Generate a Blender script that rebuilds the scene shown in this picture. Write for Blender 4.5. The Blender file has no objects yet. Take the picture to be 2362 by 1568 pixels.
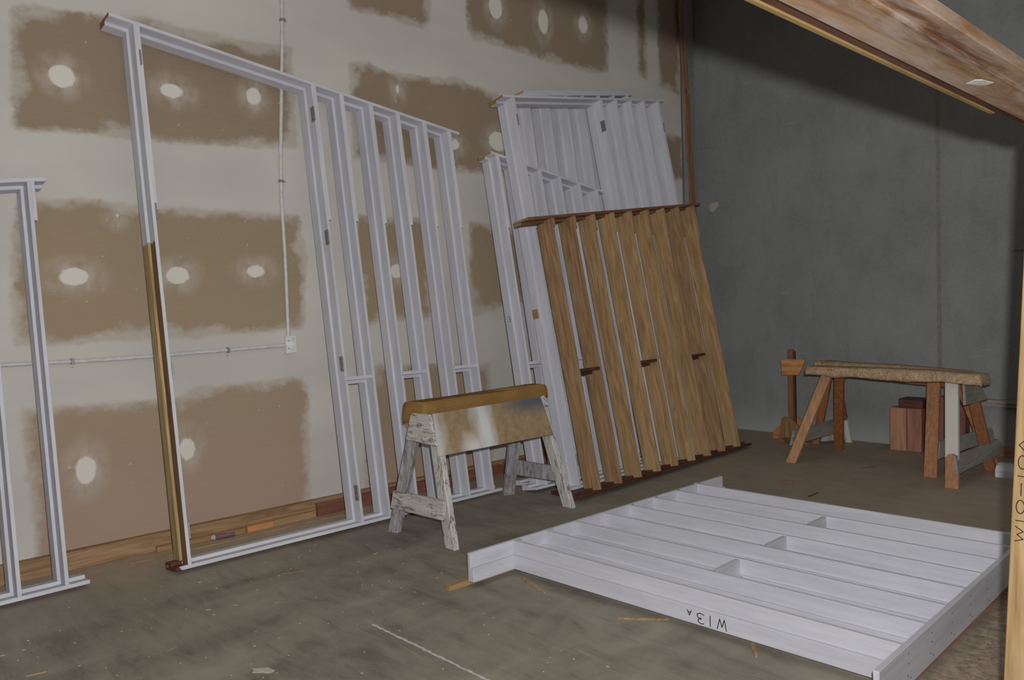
import bpy, bmesh, math, random
from mathutils import Vector, Matrix
random.seed(7)
col = bpy.context.scene.collection
rad = math.radians

# ------------------------------------------------------------------ node helpers
def new_mat(name):
    m = bpy.data.materials.new(name); m.use_nodes = True
    nt = m.node_tree; nt.nodes.clear()
    out = nt.nodes.new('ShaderNodeOutputMaterial'); b = nt.nodes.new('ShaderNodeBsdfPrincipled')
    nt.links.new(b.outputs[0], out.inputs[0]); b.inputs['Roughness'].default_value = .6
    b.inputs['Specular IOR Level'].default_value = .3
    return m, nt, b
def L(nt, a, b): nt.links.new(a, b)
def coords(nt, kind='Object', scale=(1, 1, 1), rnd=False, rot=(0, 0, 0)):
    tc = nt.nodes.new('ShaderNodeTexCoord'); mp = nt.nodes.new('ShaderNodeMapping')
    mp.inputs['Scale'].default_value = scale; mp.inputs['Rotation'].default_value = rot
    L(nt, tc.outputs[kind], mp.inputs['Vector'])
    if rnd:
        oi = nt.nodes.new('ShaderNodeObjectInfo'); mu = nt.nodes.new('ShaderNodeMath'); mu.operation = 'MULTIPLY'
        mu.inputs[1].default_value = 37.0; L(nt, oi.outputs['Random'], mu.inputs[0])
        L(nt, mu.outputs[0], mp.inputs['Location'])
    return mp.outputs[0]
def noise(nt, vec, scale, detail=4, rough=.55, dist=0):
    n = nt.nodes.new('ShaderNodeTexNoise'); n.inputs['Scale'].default_value = scale
    n.inputs['Detail'].default_value = detail; n.inputs['Roughness'].default_value = rough
    n.inputs['Distortion'].default_value = dist
    L(nt, vec, n.inputs['Vector']); return n.outputs['Fac']
def ramp(nt, fac, stops, interp='LINEAR'):
    r = nt.nodes.new('ShaderNodeValToRGB'); r.color_ramp.interpolation = interp
    e = r.color_ramp.elements
    while len(e) < len(stops): e.new(.5)
    for i, (p, c) in enumerate(stops):
        e[i].position = p
        e[i].color = (c, c, c, 1) if isinstance(c, (int, float)) else (*c, 1)
    L(nt, fac, r.inputs[0]); return r.outputs[0]
def mix(nt, fac, a, b, mode='MIX'):
    m = nt.nodes.new('ShaderNodeMix'); m.data_type = 'RGBA'; m.blend_type = mode
    for v, i in ((fac, 0), (a, 6), (b, 7)):
        if isinstance(v, bpy.types.NodeSocket): L(nt, v, m.inputs[i])
        elif i == 0: m.inputs[0].default_value = v
        else: m.inputs[i].default_value = (*v, 1)
    return m.outputs[2]
def math_(nt, op, a, b=0., c=None):
    m = nt.nodes.new('ShaderNodeMath'); m.operation = op
    for v, i in ((a, 0), (b, 1), (c, 2)):
        if v is None: continue
        if isinstance(v, bpy.types.NodeSocket): L(nt, v, m.inputs[i])
        else: m.inputs[i].default_value = v
    return m.outputs[0]
def bump(nt, b, h, strength=.3, dist=.002):
    n = nt.nodes.new('ShaderNodeBump'); n.inputs['Strength'].default_value = strength
    n.inputs['Distance'].default_value = dist; L(nt, h, n.inputs['Height']); L(nt, n.outputs[0], b.inputs['Normal'])
def sep(nt, v):
    s = nt.nodes.new('ShaderNodeSeparateXYZ'); L(nt, v, s.inputs[0]); return s.outputs

def axscale(axis, along, across):
    s = [across] * 3; s['XYZ'.index(axis)] = along; return tuple(s)
def wood(name, c1, c2, c3, axis='Y', spec=.3, var=.25, rough=.55):
    m, nt, b = new_mat(name)
    v = coords(nt, 'Object', axscale(axis, .9, 9), True)
    g1 = noise(nt, v, 2.2, 6, .6, 1.6)
    v2 = coords(nt, 'Object', axscale(axis, 3, 90), True)
    g2 = noise(nt, v2, 1.4, 3, .6)
    f = math_(nt, 'ADD', math_(nt, 'MULTIPLY', g1, .72), math_(nt, 'MULTIPLY', g2, .28))
    c = ramp(nt, f, [(.32, c1), (.5, c2), (.66, c3)])
    oi = nt.nodes.new('ShaderNodeObjectInfo')
    br = math_(nt, 'ADD', math_(nt, 'MULTIPLY', oi.outputs['Random'], var), 1 - var / 2)
    hs = nt.nodes.new('ShaderNodeHueSaturation'); L(nt, c, hs.inputs['Color']); L(nt, br, hs.inputs['Value'])
    hs.inputs['Saturation'].default_value = 1.0
    hv = math_(nt, 'ADD', math_(nt, 'MULTIPLY', oi.outputs['Random'], .012), .494); L(nt, hv, hs.inputs['Hue'])
    L(nt, hs.outputs[0], b.inputs['Base Color'])
    b.inputs['Roughness'].default_value = rough; b.inputs['Specular IOR Level'].default_value = spec
    bump(nt, b, g2, .25, .001)
    return m
def white(name, axis='Y', c1=(.46, .465, .52), c2=(.57, .575, .635), chips=False):
    m, nt, b = new_mat(name)
    v = coords(nt, 'Object', axscale(axis, 1.2, 14), True)
    g = noise(nt, v, 1.6, 5, .65)
    v2 = coords(nt, 'Object', axscale(axis, 8, 120), True); g2 = noise(nt, v2, 1.0, 3)
    f = math_(nt, 'ADD', math_(nt, 'MULTIPLY', g, .7), math_(nt, 'MULTIPLY', g2, .3))
    c = ramp(nt, f, [(.33, c1), (.62, c2)])
    if chips:
        v3 = coords(nt, 'Object', axscale(axis, 12, 60), True); g3 = noise(nt, v3, 1.0, 6, .7, .6)
        k = ramp(nt, g3, [(.52, 0.), (.58, 1.)])
        v4 = coords(nt, 'Object', (1, 1, 1), True); g4 = noise(nt, v4, 7, 3)
        k = math_(nt, 'MULTIPLY', k, ramp(nt, g4, [(.36, 0.), (.52, 1.)]))
        c = mix(nt, k, c, (.17, .15, .14))
        bump(nt, b, g3, .6, .003)
    else: bump(nt, b, g2, .2, .001)
    L(nt, c, b.inputs['Base Color']); b.inputs['Roughness'].default_value = .5
    return m
def flat(name, c, rough=.6, metal=0, spec=.3):
    m, nt, b = new_mat(name)
    v = coords(nt, 'Object'); g = noise(nt, v, 30, 4)
    cc = mix(nt, ramp(nt, g, [(.3, 0.), (.7, 1.)]), tuple(x * .85 for x in c), tuple(min(1, x * 1.1) for x in c))
    L(nt, cc, b.inputs['Base Color']); b.inputs['Roughness'].default_value = rough; b.inputs['Metallic'].default_value = metal
    b.inputs['Specular IOR Level'].default_value = spec
    return m

WH = {a: white('white_primer_' + a, a) for a in 'XYZ'}
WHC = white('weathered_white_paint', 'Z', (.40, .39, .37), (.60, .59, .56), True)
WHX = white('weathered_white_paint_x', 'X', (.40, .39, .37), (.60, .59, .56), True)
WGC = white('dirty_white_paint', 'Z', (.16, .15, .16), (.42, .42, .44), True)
PINE = {a: wood('pine_' + a, (.19, .11, .052), (.31, .195, .10), (.42, .285, .16), a, var=.30) for a in 'XYZ'}
PINEB = {a: wood('bright_pine_' + a, (.21, .12, .05), (.35, .225, .11), (.44, .31, .17), a, var=.1) for a in 'XYZ'}
TREAT = {a: wood('treated_pine_' + a, (.20, .13, .04), (.36, .25, .10), (.44, .32, .15), a) for a in 'XYZ'}
RED = {a: wood('red_hardwood_' + a, (.13, .052, .03), (.21, .092, .055), (.28, .135, .085), a) for a in 'XYZ'}
DARK = {a: wood('dark_hardwood_' + a, (.045, .018, .012), (.085, .035, .024), (.13, .06, .04), a) for a in 'XYZ'}
ORG = {a: wood('orange_timber_' + a, (.26, .10, .035), (.42, .19, .075), (.52, .26, .12), a) for a in 'XYZ'}
PINK = {a: wood('pinkish_timber_' + a, (.22, .10, .065), (.34, .165, .11), (.42, .22, .15), a) for a in 'XYZ'}
ENDG = wood('end_grain', (.16, .10, .05), (.30, .20, .10), (.42, .30, .18), 'Z')
STEEL = flat('zinc_steel', (.30, .30, .29), .5, .6)
GALV = flat('galvanised_steel', (.30, .31, .31), .45, .5)
INK = flat('black_marker_ink', (.012, .012, .016), .6)
PVC = flat('grey_pvc', (.52, .52, .53), .4)
PVCL = flat('pale_plastic', (.66, .66, .64), .4)
SLOT = flat('dark_slot', (.06, .06, .06), .5)
HOLE = flat('nail_hole_filler', (.05, .04, .04), .8)

# ------------------------------------------------------------------ object helpers
def props(o, label=None, cat=None, group=None, kind=None):
    for k, v in (('label', label), ('category', cat), ('group', group), ('kind', kind)):
        if v: o[k] = v
    return o
def empty(name, label=None, cat=None, group=None, mat=None, loc=(0, 0, 0), rz=0):
    o = bpy.data.objects.new(name, None); col.objects.link(o); o.empty_display_size = .1
    if mat is not None: o.matrix_world = mat
    else:
        o.location = loc; o.rotation_euler = (0, 0, rz)
    return props(o, label, cat, group)
class MB:
    def __init__(s): s.v = []; s.f = []; s.m = []
    def hexa(s, p, mi=0):               # 8 points: bottom 4 ccw, top 4 ccw
        n = len(s.v); s.v += [tuple(q) for q in p]
        for f in ((3, 2, 1, 0), (4, 5, 6, 7), (0, 1, 5, 4), (1, 2, 6, 5), (2, 3, 7, 6), (3, 0, 4, 7)):
            s.f.append([n + i for i in f]); s.m.append(mi)
        return s
    def box(s, x0, x1, y0, y1, z0, z1, mi=0):
        return s.hexa([(x0, y0, z0), (x1, y0, z0), (x1, y1, z0), (x0, y1, z0), (x0, y0, z1), (x1, y0, z1), (x1, y1, z1), (x0, y1, z1)], mi)
    def post(s, p0, p1, a, b, mi=0):    # sheared prism, half vectors a and b at each end
        p0, p1, a, b = map(Vector, (p0, p1, a, b))
        q = [(-1, -1), (1, -1), (1, 1), (-1, 1)]
        return s.hexa([p0 + a * i + b * j for i, j in q] + [p1 + a * i + b * j for i, j in q], mi)
    def cyl(s, p0, p1, r, n=12, mi=0, r1=None):
        p0, p1 = Vector(p0), Vector(p1); d = (p1 - p0).normalized()
        a = d.orthogonal().normalized(); b = d.cross(a); k = len(s.v); r1 = r if r1 is None else r1
        for p, rr in ((p0, r), (p1, r1)):
            for i in range(n):
                t = 2 * math.pi * i / n; s.v.append(tuple(p + (a * math.cos(t) + b * math.sin(t)) * rr))
        for i in range(n):
            j = (i + 1) % n; s.f.append([k + i, k + j, k + n + j, k + n + i]); s.m.append(mi)
        s.f.append([k + i for i in range(n)][::-1]); s.m.append(mi); s.f.append([k + n + i for i in range(n)]); s.m.append(mi)
        return s
    def prism(s, poly, ext, mi=0):      # poly of 3-D points, extruded by ext
        k = len(s.v); n = len(poly); e = Vector(ext)
        s.v += [tuple(Vector(p)) for p in poly] + [tuple(Vector(p) + e) for p in poly]
        s.f.append([k + i for i in range(n)][::-1]); s.f.append([k + n + i for i in range(n)]); s.m += [mi, mi]
        for i in range(n):
            j = (i + 1) % n; s.f.append([k + i, k + j, k + n + j, k + n + i]); s.m.append(mi)
        return s
    def build(s, name, mats, parent=None, bev=.0015, smooth=False):
        me = bpy.data.meshes.new(name); me.from_pydata(s.v, [], s.f)
        for m in (mats if isinstance(mats, (list, tuple)) else [mats]): me.materials.append(m)
        for i, p in enumerate(me.polygons): p.material_index = s.m[i]; p.use_smooth = smooth
        bm = bmesh.new(); bm.from_mesh(me); bmesh.ops.recalc_face_normals(bm, faces=bm.faces); bm.to_mesh(me); bm.free()
        o = bpy.data.objects.new(name, me); col.objects.link(o); o.parent = parent
        if bev:
            b = o.modifiers.new('bevel', 'BEVEL'); b.width = bev; b.segments = 1; b.limit_method = 'ANGLE'
        return o

# handwriting strokes (unit box 0..1 wide x 0..1 high)
GLY = {'W': [[(0, 1), (.2, 0), (.45, .75), (.68, .02), (.95, 1)]], '1': [[(.4, 1), (.42, 0)]],
 '0': [[(.5 + .42 * math.cos(t * math.pi / 8 + 1.4), .5 + .5 * math.sin(t * math.pi / 8 + 1.4)) for t in range(17)]],
 '3': [[(.1, .93), (.45, 1), (.75, .85), (.7, .62), (.35, .52), (.75, .45), (.85, .2), (.5, 0), (.08, .1)]],
 'A': [[(0, 0), (.45, 1), (.95, 0)], [(.2, .35), (.75, .38)]], '-': [[(.1, .5), (.9, .52)]],
 '2': [[(.1, .8), (.4, 1), (.75, .8), (.5, .4), (.1, .02), (.9, .05)]], ' ': []}
def write(text, o, ex, ey, h, w, nrm, parent, gap=.25, th=.0035, wid=None, name='handwriting', label=None):
    """ribbons lying on a face: o origin, ex reading direction, ey letter-up, h height, w letter width"""
    o, ex, ey, nrm = Vector(o), Vector(ex), Vector(ey), Vector(nrm); mb = MB(); x = 0
    for i, ch in enumerate(text):
        hh = h if not (wid and i in wid) else wid[i]; ww = w * hh / h
        if ch == '1': ww *= .55
        for st in GLY[ch]:
            pts = [o + ex * (x + a * ww) + ey * (b * hh) for a, b in st]
            for p, q in zip(pts, pts[1:]):
                d = (q - p).normalized(); s = d.cross(nrm).normalized() * th / 2
                mb.post(p - d * th * .2, q + d * th * .2, s, nrm * .0004)
        x += ww * (1 + gap)
    ob = mb.build(name, INK, parent, bev=0); props(ob, label or 'black handwritten ' + text.strip())
    return ob

# ------------------------------------------------------------------ window frames
def leaning(x0, y0, yaw, th, D=.16):
    yaw, th = rad(yaw), rad(th)
    u = Vector((-math.sin(yaw), math.cos(yaw), 0)); n = Vector((math.cos(yaw), math.sin(yaw), 0))
    v = -math.sin(th) * n + math.cos(th) * Vector((0, 0, 1)); w = u.cross(v)
    M = Matrix((u, v, w)).transposed().to_4x4(); M.translation = (x0, y0, D * math.sin(th)); return M
FN, BS = .019, .05
def tbox(mb, s, D, f, mi=0, lip=None, front=0., lipw=.011):
    """T section stud: fin right edge at u=s, f(u, base?) -> (v0, v1)"""
    b0, b1, f0, f1 = s - .0345, s + .0155, s - FN, s
    for (a, b, w0, w1, base) in ((b0, b1, -D, -D / 2, True), (f0, f1, -D / 2 - .001, front, False)):
        lo, (ha, hb) = f(a, base)[0], (f(a, base)[1], f(b, base)[1])
        mb.hexa([(a, lo, w0), (b, lo, w0), (b, lo, w1), (a, lo, w1), (a, ha, w0), (b, hb, w0), (b, hb, w1), (a, ha, w1)], mi)
    if lip:
        lo = lip; ha, hb = f(f1, False)[1], f(f1 + lipw, False)[1]; a, b, w0, w1 = f1, f1 + lipw, -.036, 0
        mb.hexa([(a, lo, w0), (b, lo, w0), (b, lo, w1), (a, lo, w1), (a, ha, w0), (b, hb, w0), (b, hb, w1), (a, ha, w1)], mi)
def hinge(parent, u, v, side, ww=-.022):
    mb = MB(); t = .003
    mb.box(min(u, u + side * t), max(u, u + side * t), v - .05, v + .05, ww - .02, ww + .022)
    for k in (-.033, -.011, .011, .033): mb.cyl((u + side * .004, v + k - .010, ww + .026), (u + side * .004, v + k + .010, ww + .026), .0045, 8)
    o = mb.build('hinge', STEEL, parent, bev=0); props(o, 'steel butt hinge')
    sc = MB()
    for k in (-.033, 0, .033): sc.cyl((u + side * t, v + k, ww - .006), (u + side * (t + .0012), v + k, ww - .006), .0035, 8)
    sc.build('screw', HOLE, o, bev=0)
def window_frame(label, M, studs, ub, ut, vT, sl, notch=None, trans=(), lipw=.016, D=.16, mats=None, group='leaning louvre window frames',
                 name='window_frame', endgrain=True, sillmat=None, headmat=None, flathead=False, studmats=None, cross_t=.024):
    root = empty(name, label, 'window frame', group, mat=M)
    mats = mats or WH; sm = sillmat or mats['X']; hm = headmat or mats['X']
    top = lambda u: vT + sl * u
    # sill rail
    mb = MB(); mb.prism([(ub[0], a, b) for a, b in ((0, -D), (.040, -D), (.040, -D / 2), (.021, -D / 2), (.021, 0), (0, 0))], (ub[1] - ub[0], 0, 0))
    mb.build('sill_rail', sm, root)
    mb = MB()
    def hb(w0, w1, t):
        a, b = ut
        mb.hexa([(a, top(a) - t, w0), (b, top(b) - t, w0), (b, top(b) - t, w1), (a, top(a) - t, w1), (a, top(a), w0), (b, top(b), w0), (b, top(b), w1), (a, top(a), w1)])
    if flathead: hb(-D, 0, .05)
    else:
        t0 = top(ut[0]); mb.prism([(ut[0], t0 - a, b) for a, b in ((0, -D), (.040, -D), (.040, -D / 2), (.021, -D / 2), (.021, 0), (0, 0))], (ut[1] - ut[0], sl * (ut[1] - ut[0]), 0))
    mb.build('head_rail', hm, root)
    if endgrain:
        mb = MB()
        for e, du in ((ut[0], -.0015), (ut[1], .0015)):
            for w0, w1, t in ((-D + .002, -D / 2, .038), (-D / 2, -.002, .019)):
                a, b = min(e, e + du), max(e, e + du); mb.box(a, b, top(e) - t, top(e) - .001, w0, w1)
        mb.build('sawn_end', endgrain if not endgrain is True else ENDG, root, bev=0)
    for i, s in enumerate(studs):
        mb = MB()
        f = lambda u, base: ((.040 if base else .021), (top(u) - (.040 if base else .021) if not flathead else top(u) - .05))
        tbox(mb, s, D, f, lip=notch, lipw=lipw)
        mb.build('stud', (studmats or {}).get(i, mats['Y']), root)
        if notch:
            k = MB(); k.box(s + .001, s + .013, notch - .006, notch - .0005, -.03, .001); k.build('notch_shadow_wedge', HOLE, root, bev=0) if False else None
    for (a, b, v) in trans:
        mb = MB(); u0, u1 = a + .0155, b - .0345
        mb.box(u0, u1, v - .046, v + .004, -D, -D / 2); mb.box(a, b - FN, v - cross_t, v, -D / 2 - .001, -.003)
        mb.build('transom', mats['X'], root)
        h = MB()
        for dv in (-.016, -.036): h.cyl((a - .010, v + dv + .012, 0), (a - .010, v + dv + .012, .0006), .003, 8)
        h.build('nail_hole', HOLE, root, bev=0)
    return root

# half painted stile for the tall frame
def half_painted():
    m, nt, b = new_mat('half_painted_stile')
    tc = nt.nodes.new('ShaderNodeTexCoord'); o = sep(nt, tc.outputs['Object'])
    v = coords(nt, 'Object', (14, 1.2, 14)); g = noise(nt, v, 1.6, 5)
    wc = ramp(nt, g, [(.33, (.50, .505, .56)), (.62, (.60, .605, .66))])
    v2 = coords(nt, 'Object', (30, 1.5, 30)); g2 = noise(nt, v2, 1.5, 6, .6, 1.)
    a = ramp(nt, g2, [(.35, (.26, .18, .08)), (.55, (.40, .29, .14)), (.68, (.50, .39, .22))])
    a2 = ramp(nt, g2, [(.35, (.12, .055, .025)), (.6, (.25, .13, .06))])
    fin = math_(nt, 'GREATER_THAN', o[2], -.079); wd = mix(nt, fin, a, a2)
    v3 = coords(nt, 'Object', (60, 60, 60)); j = math_(nt, 'MULTIPLY', noise(nt, v3, 1., 3), .05)
    up = math_(nt, 'GREATER_THAN', math_(nt, 'ADD', o[1], j), 1.86)
    fr = math_(nt, 'GREATER_THAN', math_(nt, 'ADD', o[2], math_(nt, 'MULTIPLY', j, .08)), -.004)
    k = math_(nt, 'MAXIMUM', up, fr); L(nt, mix(nt, k, wd, wc), b.inputs['Base Color']); return m
def half_sill():
    m, nt, b = new_mat('painted_sill_with_bare_end')
    tc = nt.nodes.new('ShaderNodeTexCoord'); o = sep(nt, tc.outputs['Object'])
    g = noise(nt, coords(nt, 'Object', (1.2, 14, 14)), 1.6, 5)
    wc = ramp(nt, g, [(.33, (.50, .505, .56)), (.62, (.60, .605, .66))])
    wd = ramp(nt, noise(nt, coords(nt, 'Object', (2, 40, 40)), 1.4, 5), [(.35, (.06, .02, .012)), (.6, (.15, .05, .03))])
    j = math_(nt, 'MULTIPLY', noise(nt, coords(nt, 'Object', (3, 90, 90)), 1., 4), .09)
    fr = math_(nt, 'MULTIPLY', math_(nt, 'GREATER_THAN', o[2], -.02), .045)
    k = math_(nt, 'GREATER_THAN', math_(nt, 'ADD', math_(nt, 'ADD', o[0], j), fr), .115)
    L(nt, mix(nt, k, wd, wc), b.inputs['Base Color']); return m

# F1 tall raked frame with door opening
S1 = [.085, 1.203, 1.415, 1.650, 1.878, 2.117, 2.350]
f1 = window_frame('tall white window frame with sloping head, door opening and a half-painted bare timber left stile',
    leaning(-4.367, 1.541, .389, 8.069), S1, (0, 2.428), (-.062, 2.451), 3.135, -.143, 2.02,
    [(S1[1], S1[2], .968), (S1[3], S1[4], .968), (S1[5], S1[6], .972)], studmats={0: half_painted()}, sillmat=half_sill(), endgrain=RED['Z'])
for v in (2.745, 1.905, 1.057, .21): hinge(f1, S1[1] - FN, v, -1)
for v in (2.91, 2.01, 1.10, .205): hinge(f1, S1[0], v, 1)
mb = MB(); mb.box(2.4283, 2.4295, .001, .039, -.158, -.081); mb.box(2.4283, 2.4295, .001, .020, -.080, -.002); mb.build('sawn_end', RED['Z'], f1, bev=0)
mb = MB(); mb.cyl((-.0005, .020, -.125), (-.004, .020, -.125), .009, 12); mb.build('screw_head', STEEL, f1, bev=0)
# F0 left, cut by the picture edge
S0 = [-.098, -.312, -.526, -.74]
window_frame('white window frame at the far left, cut by the picture edge, leaning on drywall',
    leaning(-4.528, 1.156, 1.783, 7.854), S0, (-.80, 0), (-.80, -.025), 2.184, .139, 1.94, endgrain=WH['Z'])
# F2 small one behind
S2 = [.12, .345, .573, .80, 1.035, 1.255]
TAGW = flat('bare_wood_tag', (.34, .22, .10), .7)
f2 = window_frame('shorter white window frame marked 3, head sloping down right, beside the stacked frames',
    leaning(-4.172, 4.122, -.61, 9.88), S2, (0, 1.5), (.05, 1.346), 2.653, -.169, 2.03,
    [(S2[0], S2[1], .968), (S2[2], S2[3], .968), (S2[4], S2[5], .968)])
write('3', (S2[0] - .0350, 1.30, -.125), (0, 0, 1), (0, 1, 0), .045, .03, (-1, 0, 0), f2)
# F3 tall stacked one, raked up to the right
S3 = [.088, 1.247, 1.471, 1.706, 1.927, 2.184]
f3 = window_frame('tall white window frame with door opening, standing directly behind the bare pine frame',
    leaning(-3.948, 4.29, 1.78, 10.99), S3, (0, 2.33), (-.03, 2.285), 3.089, .1555, 2.02,
    [(S3[1], S3[2], .93), (S3[3], S3[4], .93)])
hinge(f3, S3[1] - FN, 3.02, -1); hinge(f3, S3[0], .213, 1); hinge(f3, S3[0], 2.9, 1); hinge(f3, S3[-1], 3.14, 1)
mb = MB(); mb.box(-.0 - .001 + S3[0] - .0345 - .0007, S3[0] - .0345, 1.325, 1.40, -.158, -.100)
tg = mb.build('bare_patch', TAGW, f3, bev=0); props(tg, 'unpainted timber patch with a scribbled 22')
write('22', (S3[0] - .0365, 1.34, -.15), (0, 0, 1), (0, 1, 0), .03, .014, (-1, 0, 0), f3, th=.002)
# F4 rearmost tall one
S4 = [.58, .83, 1.08, 1.325, 1.57, 1.80, 2.03]
window_frame('rearmost tall white window frame, its studs showing through the stacked frame\'s door opening',
    leaning(-4.325, 4.2, 1.78, 7.7, .19), S4, (.0, 2.2), (.52, 2.10), 3.135, .174, None, flathead=True, D=.19)
# F5 bare pine
S5 = [.25, .514, .775, 1.045, 1.310, 1.580, 1.845, 2.105, 2.390]
f5 = window_frame('bare unpainted pine window frame with nine studs, front of the stack leaning by the grey concrete wall',
    leaning(-3.736, 4.132, 3.264, 11.114, .14), S5, (0, 2.60), (-.039, 2.54), 2.074, .120, 2.02,
    [(S5[0], S5[1], .92), (S5[3], S5[4], .925), (S5[6], S5[7], .925)], mats={'X': DARK['X'], 'Y': PINE['Y']},
    headmat=wood('brown_head_rail', (.10, .045, .022), (.19, .095, .05), (.26, .14, .08), 'X'), sillmat=DARK['X'], D=.14, lipw=.022)
# F6 on the floor: sill at the right hand end
yw6 = .0216
u6 = Vector((-math.sin(yw6), math.cos(yw6), .006)).normalized(); x6 = Vector((math.cos(yw6), math.sin(yw6), .0)); w6 = Vector((0, 0, 1))
v6 = -(x6 - u6 * u6.dot(x6)).normalized(); w6 = u6.cross(v6)
O6 = Vector((-3.0365, 2.498, .030)) + (-v6) * 1.994 + w6 * .145
M6 = Matrix((u6, v6, w6)).transposed().to_4x4(); M6.translation = O6
S6 = [.309 + .2365 * i for i in range(8)]
f6 = window_frame('white window frame lying flat on the concrete floor in the foreground, marked W13A',
    M6, S6, (.036, 2.06), (0, 2.246), 1.994, -.0424, 1.925,
    [(S6[1], S6[2], .935), (S6[3], S6[4], .935), (S6[5], S6[6], .935)], D=.145, lipw=.028, group='window frames being painted', endgrain=WH['Z'])
write('W13A', (S6[0] - .0350, .70, -.090), (0, 1, 0), (0, 0, -1), .045, .045, (-1, 0, 0), f6, wid={3: .022}, gap=.45)
mb = MB()
for i, s in enumerate(S6):
    for k, (du, w) in enumerate(((-.009, -.03), (-.009, -.065), (-.02, -.105), (.008, -.12))):
        mb.cyl((s + du, 0, w), (s + du, -.0008, w), .0028, 8)
mb.build('nail_hole', HOLE, f6, bev=0)

# foreground frame at the camera
yw7 = 0; A7 = 2.05
def fg():
    Z = Vector((0, 0, 1))
    # u along +Y, v up with a slight tilt toward +X, w toward the left wall (+u x v)
    t = rad(2.6); u = Vector((0, 1, 0)); v = Vector((math.sin(t), 0, math.cos(t))); w = u.cross(v)
    M = Matrix((u, v, w)).transposed().to_4x4(); M.translation = (0, 0, 0); return M
M7 = fg()
root7 = empty('window_frame', 'bare pine window frame close at the upper right, dusty header overhead and post marked W10-10A', 'window frame', mat=M7)
def dusty():
    m, nt, b = new_mat('dusty_pine_header')
    g = noise(nt, coords(nt, 'Object', (1.0, 14, 14)), 2.4, 6, .6, .5)
    c = ramp(nt, g, [(.34, (.15, .075, .04)), (.5, (.30, .18, .10)), (.66, (.42, .28, .17))])
    g2 = noise(nt, coords(nt, 'Object', (1.6, 9, 9)), 2.2, 7, .72, .5)
    L(nt, mix(nt, ramp(nt, g2, [(.42, 0.), (.62, .75)]), c, (.50, .44, .40)), b.inputs['Base Color']); b.inputs['Roughness'].default_value = .6
    return m
HD = dusty()
# local X = y world, local Y = z world, local Z = -x world roughly (w = u x v points +X here)
# the header and post
T7 = rad(2.6)
def q7(x, z): return (x * math.sin(T7) + z * math.cos(T7), x * math.cos(T7) - z * math.sin(T7))   # -> local (up, depth)
zl = q7(-.56, 1.820)[0]
lw = lambda x: q7(x, 1.82)[1]
e3, e4, e5 = -.556, -.470, -.432
mb = MB(); mb.prism([(-.75, a, b) for a, b in ((zl, lw(e3)), (zl, lw(e4)), (zl + .007, lw(e4)), (zl + .007, lw(e5)), (zl + .030, lw(e5)), (zl + .045, lw(e3)))], (3.09, 0, 0))
mb.build('header', HD, root7, bev=.0015)
mb = MB(); mb.box(-.75, 2.14, zl + .003, zl + .038, lw(-.594), lw(-.582)); mb.build('header_bead', TREAT['X'], root7)
mb = MB(); mb.box(-.75, 2.34, zl + .006, zl + .045, lw(-.582), lw(e3) + .001); mb.build('header_gap_shade', DARK['X'], root7, bev=0)  # dark filler between bead and header, its colour standing in for the gap's shadow
PW = q7(-.5675, 1.05)[1]
mb = MB(); mb.box(2.235, 2.395, .045, zl + .02, PW, PW + .049); mb.build('stile', PINEB['Y'], root7, bev=.002)
mb = MB(); mb.box(-.62, -.575, .045, zl, PW, PW + .085); mb.build('stile', PINEB['Y'], root7)
mb = MB(); mb.box(-.75, 2.40, .022, .062, PW, PW + .12); mb.build('sill_rail', DARK['X'], root7)
write('W10-10A', (2.2348, .752, PW + .0275), (0, 1, 0), (0, 0, -1), .018, .040, (-1, 0, 0), root7, th=.0022, gap=.10)
SMEAR = [(-.529, 1.761), (-.508, 1.742), (-.497, 1.752), (-.489, 1.793), (-.504, 1.802), (-.517, 1.795)]
mb = MB(); mb.prism([(y_, zl - .0004, lw(x_)) for x_, y_ in SMEAR], (0, -.0008, 0)); o_ = mb.build('paint_smear', flat('white_paint_smear', (.75, .76, .78), .5), root7, bev=0); props(o_, 'white paint smear')

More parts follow.
